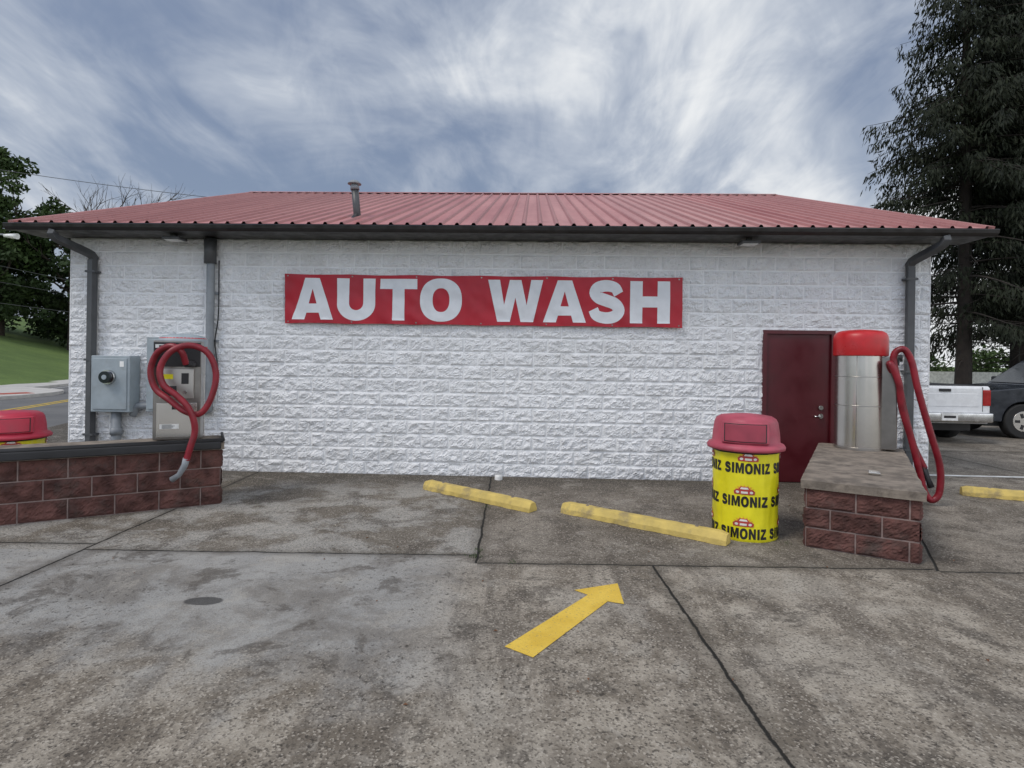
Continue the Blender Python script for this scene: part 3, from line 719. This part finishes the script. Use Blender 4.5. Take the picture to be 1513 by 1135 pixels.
# ---------------------------------------------------------------- vehicles
def arc(cx,cz,r,a0,a1,n=12): return [(cx+r*math.cos(R(a0+(a1-a0)*i/n)),cz+r*math.sin(R(a0+(a1-a0)*i/n))) for i in range(n+1)]
def extr(name,prof,y0,y1,mat,par,bevel=.04,inset=None):
    m_=len(prof); V=[(x,y0,z) for x,z in prof]+[(x,y1,z) for x,z in prof]
    if inset: V=[(v[0],v[1]*(1-inset*max(0,(v[2]-1.1)/.65)),v[2]) for v in V]
    F=[(i,(i+1)%m_,m_+(i+1)%m_,m_+i) for i in range(m_)]+[tuple(range(m_))[::-1],tuple(range(m_,2*m_))]
    return mesh(name,V,F,mat,par,bevel=bevel,seg=3)
def vehicle(name,loc,rz,kind,paint,sc=1.0):
    e=empty(name,loc,rz); e.scale=(sc,sc,sc)
    if kind=='pickup':
        L=5.3;wr,wf=1.15,4.35;hw=.93
        top=[(0.0,.62),(0.0,1.17),(.04,1.21),(1.75,1.22),(3.9,1.17),(4.3,1.13),(5.1,1.0),(5.28,.88),(5.3,.5)]
        gh=[(1.78,1.18),(1.86,1.74),(2.1,1.80),(3.15,1.80),(3.35,1.74),(4.0,1.15)]
        win=[(1.98,1.24),(2.03,1.68),(3.2,1.70),(3.75,1.24)]; wr_=.39
    else:
        L=4.9;wr,wf=1.05,3.95;hw=.95
        top=[(0,.55),(-.02,.9),(.05,1.15),(3.4,1.18),(3.7,1.15),(4.6,1.05),(4.86,.92),(4.9,.5)]
        gh=[(.12,1.12),(.42,1.72),(.7,1.79),(2.5,1.80),(2.8,1.73),(3.55,1.14)]
        win=[(.5,1.22),(.68,1.66),(2.62,1.68),(3.25,1.22)]; wr_=.38
    lo=[(L,.38),(wf+wr_+.06,.36)]+arc(wf,wr_,wr_+.05,0,180)+[(wr+wr_+.06,.36)]+arc(wr,wr_,wr_+.05,0,180)+[(.05,.42)]
    extr("body",top+lo,-hw,hw,paint,e,.05)
    extr("cab",gh,-hw*.96,hw*.96,paint,e,.05,inset=.16)
    for s in (-1,1):
        mid=win[0][0]*.5+win[-1][0]*.5
        V=[(x,s*(hw*.965*(1-.16*max(0,(z-1.1)/.65))+.004),z) for x,z in win]
        mesh("side_glass",V,[(0,1,2,3)],M_glass,e)
        for wx in (wr,wf):
            yy=s*(hw-.11)
            tube("tyre",[(wx,yy-.12,wr_),(wx,yy-.10,wr_),(wx,yy+.10,wr_),(wx,yy+.12,wr_)],[wr_-.03,wr_,wr_,wr_-.03],M_tyre,e,32)
            tube("wheel_rim",[(wx,yy+s*.09,wr_),(wx,yy+s*.125,wr_)],[.235,.22],M_steel,e,24)
            for a in range(5):
                aa=a*2*math.pi/5
                obox("spoke_gap",(wx+.13*math.cos(aa),yy+s*.126,wr_+.13*math.sin(aa)),(.05*math.cos(aa),0,.05*math.sin(aa)),(0,.004,0),(-.03*math.sin(aa),0,.03*math.cos(aa)),M_ink,e)
        box("mirror",gh[-1][0]-.45,gh[-1][0]-.3,min(s*(hw-.02),s*(hw+.17)),max(s*(hw-.02),s*(hw+.17)),1.17,1.34,M_black,e,bevel=.03)
        box("tail_light",-.015,.12,min(s*(hw-.16),s*(hw+.004)),max(s*(hw-.16),s*(hw+.004)),.80,1.13,M_taill,e,bevel=.015)
        box("headlight",L-.18,L-.0,min(s*(hw-.35),s*(hw+.004)),max(s*(hw-.35),s*(hw+.004)),.76,.90,M_plasw,e,bevel=.02)
        box("door_handle",mid+.2,mid+.36,min(s*hw,s*(hw+.03)),max(s*hw,s*(hw+.03)),1.04,1.07,M_black,e,bevel=.008)
        for dxx in (win[0][0]+.0,mid,win[-1][0]+.05):
            box("door_seam",dxx,dxx+.012,min(s*(hw-.005),s*(hw+.002)),max(s*(hw-.005),s*(hw+.002)),.50,1.14,M_ink,e)
    def scr(nm,p,q,off):
        (x0,z0),(x1,z1)=p,q; w0=hw*.86*(1-.16*max(0,(z0-1.1)/.65)); w1=hw*.86*(1-.16*max(0,(z1-1.1)/.65))
        mesh(nm,[(x0+off,-w0,z0+.01),(x0+off,w0,z0+.01),(x1+off,w1,z1),(x1+off,-w1,z1)],[(0,1,2,3)],M_glass,e)
    def lerp(a,b,t_): return (a[0]+(b[0]-a[0])*t_,a[1]+(b[1]-a[1])*t_)
    scr("windscreen",lerp(gh[-1],gh[-2],.1),lerp(gh[-1],gh[-2],.92),.012); scr("rear_glass",lerp(gh[0],gh[1],.15),lerp(gh[0],gh[1],.9),-.012)
    box("rear_bumper",-.14,.06,-hw*.97,hw*.97,.46,.66,M_chrome if kind=='pickup' else M_black,e,bevel=.03)
    box("front_bumper",L-.05,L+.1,-hw*.97,hw*.97,.36,.58,M_black,e,bevel=.03)
    box("grille",L-.02,L+.012,-.5,.5,.64,.88,M_ink,e,bevel=.01)
    if kind=='pickup':
        box("license_plate_panel",-.16,-.142,-.16,.16,.50,.65,M_plasw,e); box("plate_text",-.163,-.161,-.12,.12,.55,.60,M_ink,e)
        box("tailgate_recess",-.008,.01,-.68,.68,.78,1.05,M_carw,e,bevel=.006)
        box("tailgate_seam_left",-.004,.01,-.775,-.765,.68,1.19,M_ink,e); box("tailgate_seam_right",-.004,.01,.765,.775,.68,1.19,M_ink,e)
        box("tailgate_handle",-.02,.01,-.12,.12,1.09,1.15,M_black,e,bevel=.008)
        box("bed_hollow_shade",.06,1.7,-.82,.82,1.2,1.225,M_black,e)  # flat black panel stands in for the shade inside the open bed
    box("underbody",.3,L-.3,-.75,.75,.25,.5,M_ink,e)
    return e
vehicle("pickup_truck",(9.5,12.6,0),R(88),'pickup',M_carw,1.05)
vehicle("parked_suv",(16.5,14.2,0),R(174),'suv',M_card,1.08)
vehicle("parked_car",(22.5,20.5,0),R(170),'suv',M_carw)

# ---------------------------------------------------------------- trees
def leafcloud(centers,sizes,n_per,leaf,flat=.75):
    Vs=[];
    for c,s in zip(centers,sizes):
        n=int(n_per*s*s)
        d=rng.normal(size=(n,3)); d/=np.linalg.norm(d,axis=1)[:,None]
        rr=rng.random(n)**.45
        p=np.array(c)+d*(rr*s)[:,None]*np.array([1,1,flat])
        Vs.append(p)
    P=np.concatenate(Vs); n=len(P)
    a=rng.normal(size=(n,3)); a/=np.linalg.norm(a,axis=1)[:,None]
    b=rng.normal(size=(n,3)); b-=a*(a*b).sum(1)[:,None]; b/=np.linalg.norm(b,axis=1)[:,None]
    l=leaf*(.6+.8*rng.random(n))[:,None]
    Q=np.stack([P-a*l,P-b*l*.5,P+a*l,P+b*l*.5],1).reshape(-1,3)
    F=np.arange(n*4).reshape(-1,4)
    return Q,F
def fastmesh(name,Q,F,mat,parent):
    me=bpy.data.meshes.new(name); me.vertices.add(len(Q)); me.vertices.foreach_set("co",np.asarray(Q,dtype=np.float32).ravel())
    n=len(F); k_=F.shape[1]; me.loops.add(n*k_); me.loops.foreach_set("vertex_index",F.astype(np.int32).ravel())
    me.polygons.add(n); me.polygons.foreach_set("loop_start",np.arange(0,n*k_,k_,dtype=np.int32)); me.materials.append(mat); me.update(calc_edges=True)
    o=bpy.data.objects.new(name,me); COL.objects.link(o); o.parent=parent; return o
def branches(start,direc,length,rad,depth,out,leafpts,spread=.6,kids=3):
    p=Vector(start); d=Vector(direc).normalized(); pts=[p.copy()]; n=5
    for i in range(n):
        d=(d+Vector([random.uniform(-.18,.18) for _ in range(3)])+Vector((0,0,.04))).normalized(); p=p+d*(length/n); pts.append(p.copy())
    out.append((pts,[rad*(1-.55*i/n) for i in range(n+1)]))
    if depth==0: leafpts.append(p.copy()); return
    for k_ in range(kids):
        i=random.randint(2,n); dd=(d+Vector([random.uniform(-1,1),random.uniform(-1,1),random.uniform(-.3,.6)])*spread*1.4).normalized()
        branches(pts[i],dd,length*random.uniform(.55,.75),rad*.5,depth-1,out,leafpts,spread,kids)
def limbs(name,out,mat,parent,seg=6):
    V=[];F=[]
    for pts,rad in out:
        v,f=tubegeo(pts,rad,seg,False); o=len(V); V+=v; F+=[tuple(a+o for a in q) for q in f]
    return mesh(name,V,F,mat,parent,smooth=True)
def decid(name,loc,H,cr,leafmat_,leaf=.2,n_per=120,depth=2):
    e=empty(name,loc,random.random()*6); out=[];lp=[]
    th=H*.3; out.append(([Vector((0,0,-.3)),Vector((.05,0,th*.5)),Vector((0,.05,th)),Vector((0,0,H*.62))],[H*.026,H*.022,H*.018,H*.010]))
    for i in range(8):
        a=i*.8+random.random()*.5; z=th+(H*.3)*i/8
        branches((0,0,z),(math.cos(a),math.sin(a),random.uniform(.4,1.0)),cr*.62,H*.009,depth,out,lp,.55,3)
    limbs("trunk_and_limbs",out,M_bark,e)
    cs=[];ss=[]
    for i in range(70):
        u=random.random(); zz=H*(.22+.76*u); rr=cr*math.sin(math.pi*min(1,(u*.80+.18)))**.7
        a=random.random()*6.28; q=rr*random.uniform(.35,.95)
        cs.append((q*math.cos(a),q*math.sin(a),zz)); ss.append(random.uniform(.10,.22)*cr*1.15)
    for p in lp[:60]: cs.append(tuple(p)); ss.append(cr*.12)
    Q,F=leafcloud(cs,ss,n_per,leaf); fastmesh("crown_foliage",Q,F,leafmat_,e)
    return e
decid("deciduous_tree",(-46.5,52,2.6),17.5,5.2,M_leaf,.22)
decid("deciduous_tree",(-41.5,54,2.2),12.5,5.0,M_leaf2,.22)
decid("deciduous_tree",(-52,56,3.5),14,5.5,M_leaf,.22)
decid("deciduous_tree",(-36,56,1.5),11,4.6,M_leaf2,.22)
decid("deciduous_tree",(-46.5,49.5,2.8),8.5,4.2,M_leaf2,.22)
e=empty("shrub_thicket"); cs=[];ss=[]
for i in range(75):
    x=-60+random.random()*32; y=55+random.random()*6; cs.append((x,y,hill(x,y)+random.uniform(.5,4.5))); ss.append(random.uniform(1.1,2.0))
Q,F=leafcloud(cs,ss,60,.25); fastmesh("foliage",Q,F,M_leaf2,e)
bt=empty("bare_tree",(-28.6,41,0)); out=[];lp=[]
out.append(([Vector((0,0,-.2)),Vector((.1,0,5)),Vector((0,.1,10))],[.28,.22,.14]))
for i in range(10):
    a=i*.75; branches((0,0,6.5+i*.4),(math.cos(a)*.8,math.sin(a)*.8,random.uniform(.5,1.1)),3.0,.08,3,out,lp,.55,3)
limbs("branches",out,M_bark,bt,4)

def spruce_geo(H,hb,Rm):
    P=[];D=[];S=[];out=[]
    z=hb
    while z<H-.3:
        u=(H-z)/(H-hb); Rz=Rm*(u**.72)*(1 if u<.75 else 1-.8*(u-.75)); nb=4
        for i in range(nb):
            a=random.random()*6.283; L=Rz*random.choice((random.uniform(.5,.9),random.uniform(.8,1.25))); dz=random.uniform(-.25,.25)
            if random.random()<(.52 if u>.72 else .06): continue
            pts=[]; n=8; up=random.uniform(-.05,.22); dr=random.uniform(.35,.62); wa=random.uniform(-.12,.12)
            for q in range(n+1):
                t_=q/n; aa=a+wa*t_; pts.append(Vector((math.cos(aa)*L*t_,math.sin(aa)*L*t_,z+dz+L*(up*t_-dr*t_*t_+.22*t_**3))))
            out.append((pts,[max(.008,.05*(L/4)*(1-.85*q/n)) for q in range(n+1)]))
            m_=int(L/.08)
            dens=random.uniform(.6,1.0)
            for q in range(m_):
                if random.random()>dens: continue
                t_=.12+.90*q/m_; f_=min(.999,t_)*n; i0=min(n-1,int(f_)); b=pts[i0].lerp(pts[i0+1],f_-i0)
                wid=.62*(1-t_*.72)*min(1,L/2)+.05
                for s in (-1,1):
                    for kk in range(3):
                        o=random.random()*wid*s; hang=random.random()**2*.6
                        P.append((b.x-math.sin(a)*o+math.cos(a)*abs(o)*.5,b.y+math.cos(a)*o+math.sin(a)*abs(o)*.5,b.z-abs(o)*.30-hang))
                        D.append((math.cos(a)*.5-math.sin(a)*s*.5,math.sin(a)*.5+math.cos(a)*s*.5,-.9-random.random()*1.4)); S.append(random.uniform(.16,.40))
        z+=random.uniform(.14,.30)
    P=np.array(P);D=np.array(D)+rng.normal(size=(len(P),3))*.45;D/=np.linalg.norm(D,axis=1)[:,None];S=np.array(S)[:,None]
    b=rng.normal(size=P.shape); b-=D*(D*b).sum(1)[:,None]; b/=np.linalg.norm(b,axis=1)[:,None]
    Q=np.stack([P,P+D*S*.5-b*S*.11,P+D*S,P+D*S*.5+b*S*.11],1).reshape(-1,3)
    return Q,np.arange(len(Q)).reshape(-1,4),out
cache=[]
for k_,(H,hb,Rm) in enumerate(((25,3.6,4.9),(27,4.6,4.5))):
    Q,F,out=spruce_geo(H,hb,Rm); cache.append((H,hb,Q,F,out))
meshes=[]
def spruce(loc,ki,rz,sc=1):
    H,hb,Q,F,out=cache[ki]; e=empty("spruce_tree",loc,rz); e.scale=(sc,sc,sc)
    if len(meshes)<=ki:
        o_=list(out); o_.append(([Vector((0,0,-.3)),Vector((.05,.0,hb)),Vector((0,.05,H*.6)),Vector((0,0,H))],[.36,.30,.17,.02]))
        for i in range(40):
            a=random.random()*6.28; z=random.uniform(1.6,hb+3); L=random.uniform(.5,2.4)
            o_.append(([Vector((0,0,z)),Vector((math.cos(a)*L*.5,math.sin(a)*L*.5,z-.05*L)),Vector((math.cos(a)*L,math.sin(a)*L,z-.3*L))],[.03,.02,.006]))
        a=limbs("trunk_and_limbs",o_,M_barkd,e,5)
        b=fastmesh("needle_foliage",Q,F,M_spr,e); meshes.append((a.data,b.data))
    else:
        for nm,me in (("trunk_and_limbs",meshes[ki][0]),("needle_foliage",meshes[ki][1])):
            o=bpy.data.objects.new(nm,me); COL.objects.link(o); o.parent=e
spruce((20.0,25.5,0),0,0); spruce((24.6,28,0),1,1.0); spruce((22.9,25.5,0),1,2.5,.95); spruce((27.5,31,0),0,4.0,1.05)
e=empty("hedge_row"); cs=[];ss=[]
for i in range(90):
    x=26+random.random()*40; cs.append((x,42+random.random()*4,random.uniform(.4,2.6))); ss.append(random.uniform(.7,1.3))
Q,F=leafcloud(cs,ss,110,.16); fastmesh("foliage",Q,F,M_leaf,e)
fe=empty("white_vinyl_fence",(22,34,0),R(-3))
for i in range(14):
    box("post",i*2.4-.06,i*2.4+.06,-.06,.06,-.02,1.5,M_plasw,fe); box("panel",i*2.4+.06,i*2.4+2.34,-.02,.02,.08,1.38,M_plasw,fe)
decid("deciduous_tree",(46,50,0),9,4,M_leaf,.22); decid("deciduous_tree",(38,60,0),8,4,M_leaf2,.22)

# ---------------------------------------------------------------- street lamp + wires
sl2=empty("street_lamp",(-24.9,26,0))
tube("pole",[(0,0,-.1),(0,0,10.4)],[.16,.10],M_bark,sl2,14)
tube("arm",catmull([(0,0,6.4),(.7,0,6.95),(1.6,0,7.05),(2.1,0,7.0)],.1),.035,M_grey,sl2,8)
lathe("lamp_head",[(0,.10),(.12,.09),(.2,.04),(.22,0),(.16,-.05),(0,-.08)],(2.2,0,6.95),M_plasw,sl2,20)
tube("lamp_housing",[(1.85,0,7.0),(2.45,0,6.97)],[.07,.13],M_plasw,sl2,14)
box("crossarm",-.9,.9,-.05,.05,9.6,9.72,M_bark,sl2)
ul=empty("utility_lines")
def wire(a,b,sag):
    a=Vector(a);b=Vector(b); pts=[a.lerp(b,i/20)-Vector((0,0,sag*4*(i/20)*(1-i/20))) for i in range(21)]
    tube("wire",pts,.014,M_dgrey,ul,5)
wire((-24.9,26,10.2),(-4,32,9.7),.35)
for z in (6.3,5.45,4.35): wire((-26.2,22,z+.05),(-29.5,60,z+.2),.2)
# ---------------------------------------------------------------- small litter / weeds
e=empty("joint_weeds"); P=[];F=[]
for (cx,cy,n) in ((-.30,4.95,40),(-.27,5.1,16),(2.62,5.42,20),(-.28,6.6,14),(.02,4.82,8)):
    for i in range(n):
        x=cx+random.gauss(0,.03); y=cy+random.gauss(0,.035); a=random.random()*6.28; h=random.uniform(.01,.03); o=len(P)
        P+=[(x,y,.002),(x+.006,y+.004,.002),(x+math.cos(a)*.02,y+math.sin(a)*.02,h)]; F.append((o,o+1,o+2))
mesh("blades",P,F,M_leaf,e)
M_dead=pm("dead_leaf",(.15,.07,.035),.8,bump=0)
e=empty("fallen_leaves"); P=[];F=[]
for i in range(34):
    x=random.uniform(-4,5); y=random.uniform(2.8,8.1); a=random.random()*6.28; s=random.uniform(.008,.018); o=len(P)
    P+=[(x+s*math.cos(a+q)*(1 if j%2==0 else .55),y+s*math.sin(a+q)*(1 if j%2==0 else .55),.004+.008*(j%2)) for j,q in enumerate((0,1.57,3.14,4.71))]; F.append((o,o+1,o+2,o+3))
mesh("leaves",P,F,M_dead,e)
